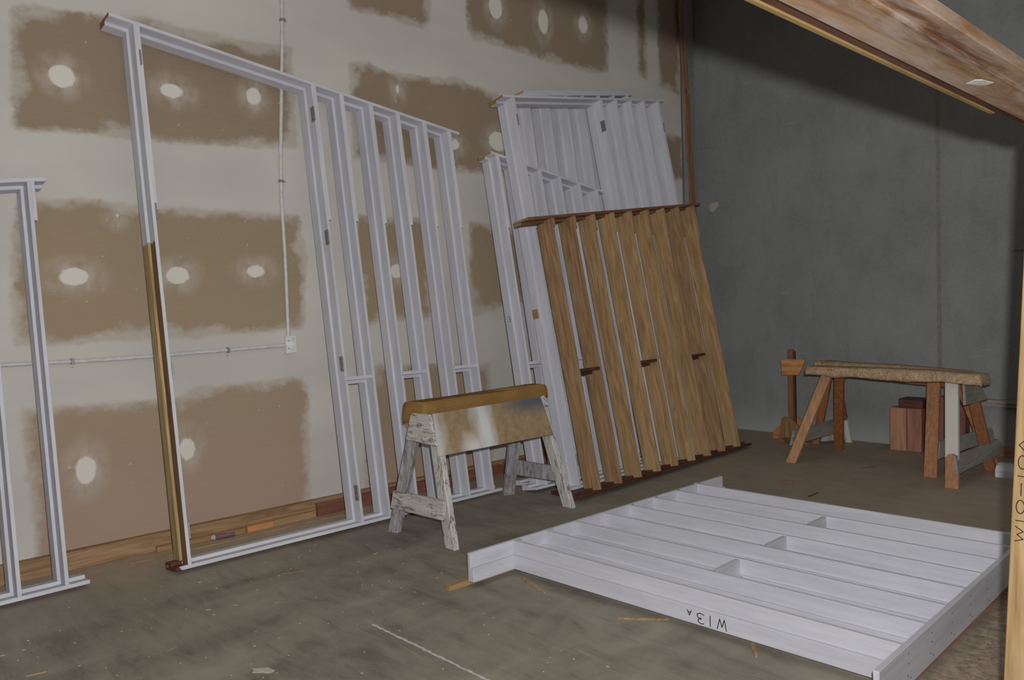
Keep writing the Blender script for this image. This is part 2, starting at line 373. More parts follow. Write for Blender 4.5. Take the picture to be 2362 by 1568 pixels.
# ------------------------------------------------------------------ room
def wall_left_material():
    m, nt, b = new_mat('jointed_drywall')
    at = nt.nodes.new('ShaderNodeAttribute'); at.attribute_name = 'paper'
    ab = nt.nodes.new('ShaderNodeAttribute'); ab.attribute_name = 'blob'
    n1 = noise(nt, coords(nt, 'Object', (1, 2.0, 5)), 2.4, 6, .62); n2 = noise(nt, coords(nt, 'Object'), 26, 4, .6)
    d = math_(nt, 'ADD', at.outputs['Fac'], math_(nt, 'MULTIPLY', math_(nt, 'SUBTRACT', n1, .5), .085))
    d = math_(nt, 'ADD', d, math_(nt, 'MULTIPLY', math_(nt, 'SUBTRACT', n2, .5), .03))
    m1 = ramp(nt, math_(nt, 'ADD', math_(nt, 'MULTIPLY', d, 4), .5), [(.46, 0.), (.56, 1.)])
    n3 = noise(nt, coords(nt, 'Object', (1, 2.6, 3.4)), 1.7, 5, .6)
    d2 = math_(nt, 'SUBTRACT', math_(nt, 'ADD', at.outputs['Fac'], math_(nt, 'MULTIPLY', math_(nt, 'SUBTRACT', n3, .5), .27)), .030)
    d2 = math_(nt, 'ADD', d2, math_(nt, 'MULTIPLY', math_(nt, 'SUBTRACT', n2, .5), .025))
    m2 = ramp(nt, math_(nt, 'ADD', math_(nt, 'MULTIPLY', d2, 4), .5), [(.44, 0.), (.66, 1.)])
    paper = math_(nt, 'MULTIPLY', m1, math_(nt, 'ADD', math_(nt, 'MULTIPLY', m2, .62), .38))
    # compound and paper colours
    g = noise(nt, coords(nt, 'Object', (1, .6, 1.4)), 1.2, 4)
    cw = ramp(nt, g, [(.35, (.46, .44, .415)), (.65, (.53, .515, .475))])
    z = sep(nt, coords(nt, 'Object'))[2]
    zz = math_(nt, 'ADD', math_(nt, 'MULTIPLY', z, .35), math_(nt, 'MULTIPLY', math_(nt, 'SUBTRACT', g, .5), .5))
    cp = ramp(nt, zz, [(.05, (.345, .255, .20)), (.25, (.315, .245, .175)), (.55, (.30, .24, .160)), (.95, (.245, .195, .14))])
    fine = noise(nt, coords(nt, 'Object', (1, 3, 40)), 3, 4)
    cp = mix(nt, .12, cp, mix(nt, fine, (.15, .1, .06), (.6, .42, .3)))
    c = mix(nt, paper, cw, cp)
    bd = math_(nt, 'ADD', ab.outputs['Fac'], math_(nt, 'MULTIPLY', math_(nt, 'SUBTRACT', n2, .5), .02))
    blob = ramp(nt, math_(nt, 'ADD', math_(nt, 'MULTIPLY', bd, 8), .5), [(.46, 0.), (.54, 1.)])
    sm = noise(nt, coords(nt, 'Object', (1, 3, 2)), 5, 5)
    halo = math_(nt, 'MULTIPLY', ramp(nt, math_(nt, 'ADD', math_(nt, 'MULTIPLY', bd, 4), .5), [(.12, 0.), (.5, 1.)]), ramp(nt, sm, [(.35, .15), (.6, .75)]))
    c = mix(nt, halo, c, (.45, .405, .355)); c = mix(nt, blob, c, (.62, .60, .55))
    sp = noise(nt, coords(nt, 'Object'), 34, 2); c = mix(nt, ramp(nt, sp, [(.735, 0.), (.75, .8)]), c, (.55, .52, .47))
    L(nt, c, b.inputs['Base Color']); b.inputs['Roughness'].default_value = .8; b.inputs['Specular IOR Level'].default_value = .15
    return m
POLY = [
 [(1.02,3.11),(1.12,3.13),(1.35,3.15),(1.51,3.17),(1.76,3.22),(1.95,3.18),(2.17,3.19),(2.43,3.20),(2.68,3.21),(2.68,2.83),(2.70,2.54),(2.36,2.50),(1.98,2.47),(1.63,2.46),(1.37,2.46),(1.00,2.44)],
 [(1.01,2.08),(1.06,2.08),(1.42,2.10),(1.61,2.08),(1.84,2.09),(2.08,2.08),(2.34,2.09),(2.69,2.08),(2.73,1.77),(2.70,1.47),(2.69,1.30),(2.28,1.28),(1.88,1.28),(1.51,1.28),(1.29,1.26),(0.95,1.27),(0.96,1.83)],
 [(0.97,0.94),(1.22,0.93),(1.61,0.92),(1.80,0.91),(1.94,0.97),(2.41,0.97),(2.67,0.98),(2.70,0.83),(2.69,0.46),(2.68,0.12),(2.67,-0.13),(0.98,-0.02),(0.99,0.11),(0.99,0.43),(0.97,0.66)],
 [(3.14,4.6),(3.13,3.64),(3.15,3.57),(3.44,3.59),(3.78,3.58),(3.87,3.63),(3.90,3.82),(3.91,4.6)],
 [(4.26,4.63),(4.24,3.91),(4.24,3.67),(4.32,3.60),(4.66,3.60),(5.11,3.59),(5.83,3.60),(6.05,3.64),(6.07,4.35),(6.07,4.84)],
 [(3.12,3.21),(3.29,3.24),(3.49,3.20),(3.84,3.23),(4.15,3.26),(4.47,3.21),(4.64,3.20),(5.96,3.16),(6.00,2.45),(4.37,2.51),(4.11,2.50),(3.67,2.51),(3.35,2.51),(3.13,2.51)],
 [(6.50,4.9),(6.66,4.9),(6.67,3.66),(6.50,3.72)], [(6.82,4.9),(7.24,4.9),(7.24,3.60),(6.86,3.65)],
 [(6.27,3.25),(6.69,3.19),(6.97,3.18),(7.28,3.18),(7.28,2.71),(7.09,2.70),(6.25,2.74)],
 [(3.12,2.11),(3.77,2.13),(3.81,2.08),(3.78,1.33),(3.57,1.32),(3.30,1.33),(3.21,1.29),(3.13,1.31)],
 [(4.20,2.13),(4.65,2.08),(5.95,2.00),(5.93,1.41),(4.63,1.44),(4.43,1.38),(4.22,1.33),(4.19,1.64)],
 [(3.24,1.02),(3.41,1.01),(4.39,0.94),(4.39,0.71),(4.39,-0.03),(3.12,-0.06),(3.12,0.10),(3.12,0.41)],
 [(4.90,0.93),(6.60,0.95),(6.56,-0.08),(4.91,0.04)],
 [(-.9,3.2),(.55,3.2),(.55,2.45),(-.9,2.45)], [(-.9,2.1),(.55,2.1),(.55,1.3),(-.9,1.3)], [(-.9,.95),(.55,.95),(.55,0),(-.9,0)]]
BLOB = [(1.259,2.772,0.066,0.063),(1.857,2.788,0.069,0.042),(2.388,2.840,0.049,0.057),(1.263,1.653,0.076,0.049),(1.842,1.663,0.069,0.053),(2.349,1.692,0.061,0.040),(1.272,0.551,0.054,0.079),(1.849,0.587,0.048,0.067),(3.473,1.704,0.064,0.052),(4.578,3.934,0.075,0.102),(5.151,3.936,0.062,0.108),(5.688,4.027,0.062,0.081),(4.075,2.725,0.054,0.042),(4.554,2.807,0.101,0.080),(3.543,3.079,0.018,0.03),(1.505,2.011,0.013,0.014),(5.3,1.7,.06,.05)]
def sdf(py, pz, poly):
    d = 1e9; ins = False; n = len(poly)
    for i in range(n):
        ax, ay = poly[i]; bx, by = poly[(i + 1) % n]; ex, ey = bx - ax, by - ay; wx_, wy_ = py - ax, pz - ay
        t = max(0, min(1, (wx_ * ex + wy_ * ey) / (ex * ex + ey * ey + 1e-12)))
        d = min(d, (wx_ - ex * t) ** 2 + (wy_ - ey * t) ** 2)
        if (ay > pz) != (by > pz) and py < (bx - ax) * (pz - ay) / (by - ay) + ax: ins = not ins
    d = math.sqrt(d); return d if ins else -d
def build_wall_left():
    y0, y1, z0, z1, st = -1.0, 7.28, 0., 5.0, .03; S_ = 1.00505
    ny, nz = int((y1 - y0) / st), int((z1 - z0) / st); X = -4.975
    bb = [(min(p[0] for p in q) - .25, max(p[0] for p in q) + .25, min(p[1] for p in q) - .25, max(p[1] for p in q) + .25) for q in POLY]
    vs, fs, pa, bl = [], [], [], []
    for i in range(ny + 1):
        y = y0 + (y1 - y0) * i / ny
        for j in range(nz + 1):
            z = z0 + (z1 - z0) * j / nz; vs.append((X, y, z)); Y_, Z_ = y / S_, 1.4 + (z - 1.4) / S_; d = -.25
            for q, b in zip(POLY, bb):
                if b[0] < Y_ < b[1] and b[2] < Z_ < b[3]: d = max(d, sdf(Y_, Z_, q))
            pa.append(min(.25, d)); e = -.25
            for (cy, cz, ry, rz) in BLOB:
                r = math.hypot((Y_ - cy) / ry, (Z_ - cz) / rz); e = max(e, (1 - r) * min(ry, rz))
            bl.append(e)
    for i in range(ny):
        for j in range(nz):
            a = i * (nz + 1) + j; fs.append((a, a + nz + 1, a + nz + 2, a + 1))
    me = bpy.data.meshes.new('wall_left'); me.from_pydata(vs, [], fs)
    for nm, dat in (('paper', pa), ('blob', bl)):
        at = me.attributes.new(nm, 'FLOAT', 'POINT'); at.data.foreach_set('value', dat)
    me.materials.append(wall_left_material())
    o = bpy.data.objects.new('wall_left', me); col.objects.link(o)
    s = o.modifiers.new('thickness', 'SOLIDIFY'); s.thickness = .012; s.offset = -1
    return o
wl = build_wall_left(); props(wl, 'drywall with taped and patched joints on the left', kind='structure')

def concrete_wall_mat():
    m, nt, b = new_mat('grey_concrete_panel')
    v = coords(nt, 'Object'); g = noise(nt, v, 1.3, 6, .6); g2 = noise(nt, v, 38, 5, .7); g3 = noise(nt, coords(nt, 'Object', (2.5, 1, .7)), 3, 5, .7)
    c = ramp(nt, g, [(.3, (.150, .158, .158)), (.7, (.215, .222, .218))])
    c = mix(nt, math_(nt, 'MULTIPLY', ramp(nt, g2, [(.35, 0.), (.75, 1.)]), .35), c, (.27, .28, .28))
    c = mix(nt, math_(nt, 'MULTIPLY', ramp(nt, g3, [(.5, 0.), (.75, 1.)]), .35), c, (.11, .118, .125))
    # pale efflorescence at the foot
    z = sep(nt, v)[2]; foot = ramp(nt, math_(nt, 'ADD', z, math_(nt, 'MULTIPLY', g2, .35)), [(.16, 1.), (.50, 0.)])
    c = mix(nt, math_(nt, 'MULTIPLY', foot, .5), c, (.36, .37, .36))
    # thin horizontal scratches
    sc = noise(nt, coords(nt, 'Object', (1.2, 1, 45)), 2, 2); sc2 = noise(nt, v, 2.5, 2)
    k = math_(nt, 'MULTIPLY', ramp(nt, sc, [(.70, 0.), (.73, .5)]), ramp(nt, sc2, [(.5, 0.), (.6, 1.)]))
    c = mix(nt, k, c, (.40, .40, .39))
    L(nt, c, b.inputs['Base Color']); b.inputs['Roughness'].default_value = .8; bump(nt, b, g2, .25, .002); return m
CW = concrete_wall_mat()
mb = MB(); mb.box(-5.25, -2.536, 7.65, 7.80, 0, 5.0); mb.box(-2.524, 4.0, 7.65, 7.80, 0, 5.0); mb.box(-2.536, -2.524, 7.662, 7.80, 0, 5)
wb = mb.build('wall_back', CW, bev=0); props(wb, 'grey precast concrete wall at the back', kind='structure')
wb.data.materials.append(flat('joint_sealant', (.10, .098, .085), .8))
mb = MB(); mb.box(-5.25, -5.10, -1.0, 7.66, 0, 5.0)
props(mb.build('wall_outer', CW, bev=0), 'concrete wall behind the drywall lining', kind='structure')
mb = MB(); mb.box(-2.548, -2.512, 7.6485, 7.652, 0, 5.0); jr = mb.build('panel_joint_sealant', flat('sealant_strip', (.17, .168, .155), .8), wb, bev=0)
def floor_mat():
    m, nt, b = new_mat('dusty_concrete_floor')
    v = coords(nt, 'Object')
    a = noise(nt, coords(nt, 'Object', (1.7, .7, 1), rot=(0, 0, .3)), 1.1, 7, .62, .8); b2 = noise(nt, coords(nt, 'Object', (1, 3.2, 1), rot=(0, 0, .75)), 2.6, 7, .68, .5)
    c_ = noise(nt, v, 55, 4, .75); st = noise(nt, coords(nt, 'Object', (.8, 7, 1), rot=(0, 0, .55)), 4.5, 6, .7)
    c = ramp(nt, a, [(.32, (.125, .115, .09)), (.52, (.215, .20, .16)), (.68, (.31, .288, .235))])
    c = mix(nt, ramp(nt, b2, [(.40, 0.), (.72, .55)]), c, (.34, .31, .255))
    c = mix(nt, ramp(nt, b2, [(.25, .5), (.42, 0.)]), c, (.085, .078, .058))
    c = mix(nt, ramp(nt, st, [(.60, 0.), (.72, .45)]), c, (.42, .39, .32)); c = mix(nt, ramp(nt, st, [(.30, .45), (.42, 0.)]), c, (.09, .083, .065))
    X = sep(nt, v); n3 = noise(nt, v, 1.6, 5)
    # brown timber dust gathers along the walls and at the back right
    dx = ramp(nt, math_(nt, 'ADD', X[0], math_(nt, 'MULTIPLY', n3, .9)), [(0, 0.), (1, 0.)])
    kx = nt.nodes.new('ShaderNodeMapRange'); L(nt, math_(nt, 'ADD', X[0], math_(nt, 'MULTIPLY', n3, .9)), kx.inputs[0])
    kx.inputs[1].default_value = -3.7; kx.inputs[2].default_value = -4.4; kx.inputs[3].default_value = 0; kx.inputs[4].default_value = .85
    ky = nt.nodes.new('ShaderNodeMapRange'); L(nt, math_(nt, 'ADD', math_(nt, 'ADD', X[1], math_(nt, 'MULTIPLY', X[0], .35)), math_(nt, 'MULTIPLY', n3, 1.2)), ky.inputs[0])
    ky.inputs[1].default_value = 3.9; ky.inputs[2].default_value = 5.2; ky.inputs[3].default_value = 0; ky.inputs[4].default_value = .62
    kz = nt.nodes.new('ShaderNodeMapRange'); L(nt, math_(nt, 'ADD', X[0], math_(nt, 'MULTIPLY', n3, .3)), kz.inputs[0])
    kz.inputs[1].default_value = -1.05; kz.inputs[2].default_value = -.85; kz.inputs[3].default_value = 0; kz.inputs[4].default_value = .7
    c = mix(nt, kz.outputs[0], c, mix(nt, ramp(nt, noise(nt, v, 24, 6, .75), [(.38, 0.), (.62, 1.)]), (.10, .075, .055), (.46, .33, .24)))
    dust = mix(nt, noise(nt, v, 9, 5), (.29, .225, .165), (.44, .355, .275))
    c = mix(nt, math_(nt, 'MAXIMUM', kx.outputs[0], ky.outputs[0]), c, dust)
    c = mix(nt, ramp(nt, c_, [(.62, 0.), (.78, .55)]), c, (.36, .33, .27))
    c = mix(nt, ramp(nt, noise(nt, v, 120, 2), [(.70, 0.), (.74, .7)]), c, (.50, .47, .40))
    c = mix(nt, ramp(nt, noise(nt, coords(nt, 'Object', (1, 1, 1)), 3.1, 8, .75), [(.60, 0.), (.72, .4)]), c, (.33, .31, .265))
    L(nt, c, b.inputs['Base Color'])
    L(nt, ramp(nt, a, [(.3, .45), (.7, .8)]), b.inputs['Roughness']); bump(nt, b, c_, .15, .001); return m
mb = MB(); mb.box(-5.25, 4.0, -3.0, 7.80, -.15, 0)
fl = mb.build('floor', floor_mat(), bev=0); props(fl, 'dusty concrete slab floor', kind='structure')
CHALK = flat('white_chalk', (.52, .51, .50), .9); SEAL = flat('pale_joint_line', (.26, .24, .18), .9)
def strip_line(name, pts, w, mat, z=.0012):
    mb = MB()
    for (a, b) in zip(pts, pts[1:]):
        a = Vector((*a, z)); b = Vector((*b, z)); d = (b - a).normalized(); s = Vector((-d.y, d.x, 0)) * w * random.uniform(.35, .65)
        mb.post(a, b, s, (0, 0, .0005))
    return mb.build(name, mat, fl, bev=0)
n = 46; strip_line('chalk_line', [(-2.995 + .85 * i / n, 1.9 + random.uniform(-.003, .003)) for i in range(n + 1)], .011, CHALK)
strip_line('slab_joint', [(-4.35 + .06 * i, 3.60 - .0075 * i) for i in range(36)], .006, SEAL)
mb = MB(); mb.box(-5.25, 4.0, -3.0, 7.80, 5.0, 5.1)
props(mb.build('ceiling', flat('shed_ceiling', (.30, .29, .27), .9), bev=0), 'high shed ceiling', kind='structure')
mb = MB(); mb.box(4.0, 4.1, -3.0, 7.80, 0, 5.0)
props(mb.build('wall_right', CW, bev=0), 'concrete wall on the right', kind='structure')
# baseboard
mb = MB(); mb.box(-4.975, -4.925, -1.0, 7.27, 0, .105); 
props(mb.build('baseboard_left', PINE['Y'], bev=.002), 'pine baseboard along the drywall', kind='structure')
# steel end channel and timber strip in the corner
mb = MB(); mb.box(-4.958, -4.90, 7.283, 7.290, 0, 4.95); mb.box(-4.962, -4.950, 7.29, 7.50, 0, 4.95)
props(mb.build('trim_1', GALV, bev=0), 'grey steel channel closing the drywall end', kind='structure')
br = empty('wall_bracket', 'small steel bracket fixed high on the channel in the wall corner', 'bracket', loc=(-4.93, 7.29, 3.66))
mb = MB(); mb.box(-.022, .03, -.012, .0, -.09, .09); mb.box(.022, .03, -.012, .05, -.03, .03); mb.build('plate', GALV, br)
for zb in (.05, -.05): mb = MB(); mb.cyl((.0, -.012, zb), (.0, -.02, zb), .010); mb.build('bolt', STEEL, br, bev=0)
mb = MB(); mb.post((-4.862, 7.47, 0.002), (-4.93, 7.23, 4.9), (.0, .045, 0), (.012, 0, 0))
cs = mb.build('timber_strip', wood('corner_strip_timber', (.15, .07, .035), (.23, .115, .06), (.29, .16, .09), 'Z', var=.05), bev=.002); props(cs, 'long orange-brown timber strip standing in the corner of the two walls', 'timber')
# hole in concrete wall
mb = MB()
for i, (a, c, r) in enumerate(((-4.845, 2.438, .05), (-4.80, 2.46, .035))):
    mb.cyl((a, 7.6495, c), (a, 7.646, c), r, 10, r1=r * .6)
props(mb.build('patched_hole', flat('mortar_plug', (.34, .31, .28), .9), wb, bev=0), 'rough mortar-filled hole')

# ------------------------------------------------------------------ conduit and power point
cd = empty('conduit', 'grey plastic conduit running down the drywall to the power outlet', 'conduit', loc=(-4.9640, 2.612, 1.254))
def tube(name, pts, r, mat, parent):
    cu = bpy.data.curves.new(name, 'CURVE'); cu.dimensions = '3D'; cu.bevel_depth = r; cu.bevel_resolution = 3; cu.resolution_u = 8
    sp = cu.splines.new('BEZIER'); sp.bezier_points.add(len(pts) - 1)
    for p, q in zip(sp.bezier_points, pts): p.co = q; p.handle_left_type = p.handle_right_type = 'AUTO'
    dg = bpy.data.objects.new(name, cu); col.objects.link(dg)
    me = bpy.data.meshes.new_from_object(dg.evaluated_get(bpy.context.evaluated_depsgraph_get())); bpy.data.objects.remove(dg)
    o = bpy.data.objects.new(name, me); col.objects.link(o); me.materials.append(mat); o.parent = parent
    for p in me.polygons: p.use_smooth = True
    return o
tube('pipe', [(0, -.043, 0), (0, -.042, .5), (0, -.048, 1.05), (0, -.020, 1.6), (0, .010, 2.1), (0, .015, 2.6), (0, .02, 3.7)], .0125, PVC, cd)
def clip(parent, p, vert=True):
    x, y, z = p; mb = MB()
    if vert: mb.box(x - .017, x + .0135, y - .017, y + .017, z - .009, z + .009); mb.box(x - .017, x - .013, y + .015, y + .045, z - .009, z + .009)
    else: mb.box(x - .017, x + .0135, y - .009, y + .009, z - .017, z + .017); mb.box(x - .017, x - .013, y - .009, y + .009, z - .048, z - .015)
    o = mb.build('clip', STEEL, parent)
    s = MB(); s.cyl((x - .013, y + (.034 if vert else 0), z - (0 if vert else .036)), (x - .009, y + (.034 if vert else 0), z - (0 if vert else .036)), .005, 8); s.build('screw', STEEL, o, bev=0)
clip(cd, (0, .013, 2.137)); clip(cd, (0, -.046, 1.05))
ch = empty('conduit', 'grey plastic conduit running level along the drywall to the left of the outlet', 'conduit', loc=(-4.9640, .0, 1.174))
tube('pipe', [(0, -.9, -.01), (0, .9, .004), (0, 1.4, -.001), (0, 2.0, .008), (0, 2.545, .02)], .0125, PVC, ch)
clip(ch, (0, 1.236, .001), False); clip(ch, (0, 2.142, .010), False); clip(ch, (0, .3, 0.0), False)
po = empty('power_outlet', 'white double power outlet on the drywall where the two conduits meet', 'power outlet', loc=(-4.975, 2.573, 1.199))
mb = MB(); mb.box(0.0, .036, -.036, .036, -.058, .058); mb.build('mounting_box', PVCL, po, bev=.003)
mb = MB(); mb.box(.036, .043, -.037, .037, -.059, .059); mb.build('faceplate', PVCL, po, bev=.002)
for zc in (.026, -.026):
    mb = MB(); mb.box(.043, .0455, -.028, -.014, zc - .006, zc + .004); mb.build('switch', flat('switch_grey', (.35, .35, .34), .4), po, bev=.0005)
    mb = MB()
    for (y, z, t) in ((.008, .010, .5), (.020, .010, -.5), (.014, -.006, 0)):
        a = Vector((0, math.sin(t), math.cos(t))) * .0045; c = Vector((.0434, y, zc + z)); mb.post(c - a, c + a, (0, .0012, 0), (.0006, 0, 0))
    mb.build('socket_slots', SLOT, po, bev=0)

# ------------------------------------------------------------------ sawhorse with carpet
sh = empty('sawhorse', 'weathered white sawhorse with tan carpet top and sprayed plywood side panel', 'sawhorse', loc=(-3.93, 3.38, 0))
def loc(p, o=(-3.93, 3.38, 0)): return (p[0] - o[0], p[1] - o[1], p[2] - o[2])
def leg(parent, foot, top, hw, ht, mat, o, name='leg'):
    mb = MB(); mb.post(loc((*foot, 0.0), o), loc(top, o), hw, ht); return mb.build(name, mat, parent, bev=.004)
O1 = (-3.93, 3.38, 0)
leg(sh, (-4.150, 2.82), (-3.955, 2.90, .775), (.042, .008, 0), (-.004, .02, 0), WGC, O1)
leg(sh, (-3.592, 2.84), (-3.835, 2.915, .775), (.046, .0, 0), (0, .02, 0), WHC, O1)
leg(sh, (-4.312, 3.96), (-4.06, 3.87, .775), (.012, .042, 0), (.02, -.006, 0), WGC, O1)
leg(sh, (-3.715, 3.985), (-3.885, 3.865, .775), (.045, .0, 0), (0, .022, 0), WHC, O1)
mb = MB(); mb.hexa([loc(p) for p in ((-3.93, 2.86, .715), (-3.83, 2.86, .715), (-3.83, 3.93, .715), (-3.98, 3.93, .715), (-3.965, 2.84, .805), (-3.825, 2.84, .805), (-3.90, 3.94, .815), (-4.03, 3.94, .815))])
mb.build('beam', WHC, sh)
def quadboard(name, pts, ext, mat, parent, o=O1, bev=.002):
    mb = MB(); mb.prism([loc(p, o) for p in pts], ext); return mb.build(name, mat, parent, bev=bev)
quadboard('gusset', [(-3.92, 2.815, .78), (-3.745, 2.815, .78), (-3.655, 2.795, .605), (-3.955, 2.795, .615)], (0, .022, 0), WHX, sh)
quadboard('crossbar', [(-4.085, 2.775, .282), (-3.575, 2.775, .300), (-3.588, 2.775, .180), (-4.12, 2.775, .170)], (0, .022, 0), WHX, sh)
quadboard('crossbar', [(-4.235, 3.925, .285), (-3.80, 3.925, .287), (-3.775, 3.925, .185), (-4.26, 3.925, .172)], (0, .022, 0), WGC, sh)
def ply():
    m, nt, b = new_mat('paint_sprayed_plywood'); v = coords(nt, 'Object'); o = sep(nt, v)
    g = noise(nt, v, 22, 5, .65)
    c = ramp(nt, g, [(.3, (.24, .17, .095)), (.7, (.36, .27, .16))])
    n = noise(nt, coords(nt, 'Object', (1, 5, 2)), 2, 3)
    yy = math_(nt, 'ADD', o[1], math_(nt, 'MULTIPLY', math_(nt, 'SUBTRACT', n, .5), .12))
    def band(c0, w, s):
        d = math_(nt, 'ABSOLUTE', math_(nt, 'SUBTRACT', yy, c0)); return math_(nt, 'MULTIPLY', ramp(nt, math_(nt, 'DIVIDE', d, w), [(.25, 1.), (1., 0.)]), s)
    k = math_(nt, 'MAXIMUM', band(-.14, .11, .95), math_(nt, 'MAXIMUM', band(-.53, .09, .7), math_(nt, 'MULTIPLY', band(-.25, .13, .9), ramp(nt, math_(nt, 'MULTIPLY', o[2], 1), [(.56, 1.), (.66, 0.)]))))
    c = mix(nt, k, c, (.62, .63, .64))
    bl = math_(nt, 'MULTIPLY', ramp(nt, o[2], [(.67, 0.), (.76, .85)]), ramp(nt, math_(nt, 'MULTIPLY', o[1], 1), [(.02, .15), (.22, 1.)]))
    c = mix(nt, bl, c, (.075, .095, .14))
    L(nt, c, b.inputs['Base Color']); b.inputs['Roughness'].default_value = .5; return m
quadboard('side_panel', [(-3.778, 2.865, .775), (-3.778, 3.785, .785), (-3.705, 3.825, .532), (-3.705, 2.840, .530)], (.012, 0, .004), ply(), sh, bev=0)
props(sh.children[-1], 'sprayed plywood side panel')
def carpet_mat(name, c1, c2, axis_scale, rib=.40, sc2=6, fs=140):
    m, nt, b = new_mat(name); v = coords(nt, 'Object', axis_scale)
    w = nt.nodes.new('ShaderNodeTexWave'); w.wave_type = 'BANDS'; w.bands_direction = 'Z'; w.inputs['Scale'].default_value = 36
    w.inputs['Distortion'].default_value = .5; w.inputs['Detail'].default_value = 2; w.inputs['Detail Scale'].default_value = 3
    L(nt, coords(nt, 'Object'), w.inputs['Vector'])
    n = noise(nt, coords(nt, 'Object'), fs, 3, .7); n2 = noise(nt, coords(nt, 'Object'), sc2, 4)
    f = math_(nt, 'ADD', math_(nt, 'MULTIPLY', w.outputs['Fac'], rib), math_(nt, 'ADD', math_(nt, 'MULTIPLY', n, .72 - rib), math_(nt, 'MULTIPLY', n2, .28)))
    c = ramp(nt, f, [(.3, c1), (.7, c2)]); L(nt, c, b.inputs['Base Color']); b.inputs['Roughness'].default_value = .95
    b.inputs['Specular IOR Level'].default_value = .05
    bump(nt, b, f, .9, .006); return m
CARP = carpet_mat('tan_ribbed_carpet', (.20, .105, .03), (.40, .245, .095), (1, 1, 1))
def drape(name, A, B, wA, wB, hA, hB, mat, parent, seed, o, th=.012, wav=.006, round_=.012, nl=70):
    """carpet folded over a beam: A,B centre line top points, w half width, h skirt drop"""
    random.seed(seed); A, B = Vector(A) - Vector(o), Vector(B) - Vector(o); mb = MB(); d = (B - A); dn = Vector((d.x, d.y, 0)).normalized(); sd = Vector((dn.y, -dn.x, 0))
    prof = [(-1.05, -1), (-1.05, -.66), (-1.04, -.33), (-1.0, -.08), (-.86, 0), (-.4, .02), (0, .03), (.4, .02), (.86, 0), (1.0, -.08), (1.04, -.33), (1.05, -.66), (1.05, -1)]
    import mathutils
    rows = []
    for i in range(nl + 1):
        t = i / nl; c = A.lerp(B, t); w = wA + (wB - wA) * t; h = hA + (hB - hA) * t; r = []
        for k, (a, b) in enumerate(prof):
            nz = mathutils.noise.noise(Vector((t * 9, k * .7, seed))) * wav; nz2 = mathutils.noise.noise(Vector((t * 30, k * 3., seed + 5))) * .003
            p = c + sd * (a * w + (nz if abs(a) > .9 else 0)) + Vector((0, 0, b * h + (nz2 if b > -.9 else nz * 1.2 + nz2 * 1.5) + (wav * .4 * math.sin(t * 5 + seed) if b > -.05 else 0)))
            r.append(p)
        rows.append(r)
    m = len(prof); vs = [p for r in rows for p in r]; fs = []
    for i in range(nl):
        for k in range(m - 1): a = i * m + k; fs.append((a, a + 1, a + m + 1, a + m))
    for e, sgn in ((0, -1), (nl, 1)):      # folded end flaps
        base = len(vs); hh = hA if e == 0 else hB
        r = rows[e]; tops = [r[k] for k in range(m)]
        g = []
        for k in range(m):
            q = []
            for j in range(1, 5):
                f = j / 4; zt = r[k].z; zb = (A if e == 0 else B).z - hh * (1.0 + .05 * math.sin(k * 1.7 + seed))
                off = dn * sgn * (.010 * math.sin(min(1, f * 1.3) * 1.57))
                z = zt + (min(zt, zb) - zt) * f; x = r[k].copy(); x.z = z; q.append(x + off)
            g.append(q)
        for k in range(m):
            for j in range(4): vs.append(g[k][j])
        idx = lambda k, j: (e * m + k) if j == 0 else base + k * 4 + j - 1
        for k in range(m - 1):
            for j in range(4): fs.append((idx(k, j), idx(k + 1, j), idx(k + 1, j + 1), idx(k, j + 1)))
    me = bpy.data.meshes.new(name); me.from_pydata([tuple(v) for v in vs], [], fs); me.materials.append(mat)
    bm = bmesh.new(); bm.from_mesh(me); bmesh.ops.recalc_face_normals(bm, faces=bm.faces); bm.to_mesh(me); bm.free()
    ob = bpy.data.objects.new(name, me); col.objects.link(ob); ob.parent = parent
    s = ob.modifiers.new('thick', 'SOLIDIFY'); s.thickness = th; s.offset = 1
    for p in me.polygons: p.use_smooth = True
    return ob
drape('carpet_cover', (-3.903, 2.835, .832), (-3.965, 3.955, .838), .090, .072, .118, .078, CARP, sh, 3, O1)
props(sh.children[-1], 'tan ribbed carpet cover with frayed edges')

# frayed threads
mb = MB(); random.seed(4)
for i in range(70):
    t = random.random(); x = -3.805 - .062 * t + .012; y = 2.83 + 1.12 * t; z = .716 + .042 * t; l = random.uniform(.004, .013)
    mb.cyl(loc((x, y, z)), loc((x + random.uniform(-.003, .006), y + random.uniform(-.01, .01), z - l)), .0007, 4)
for i in range(45):
    t = random.random(); mb.cyl(loc((-4.0 + .19 * t, 2.818, .716)), loc((-4.0 + .19 * t + random.uniform(-.006, .006), 2.815, .716 - random.uniform(.006, .03))), .0008, 4)
props(mb.build('frayed_threads', CARP, sh, bev=0), kind='stuff')

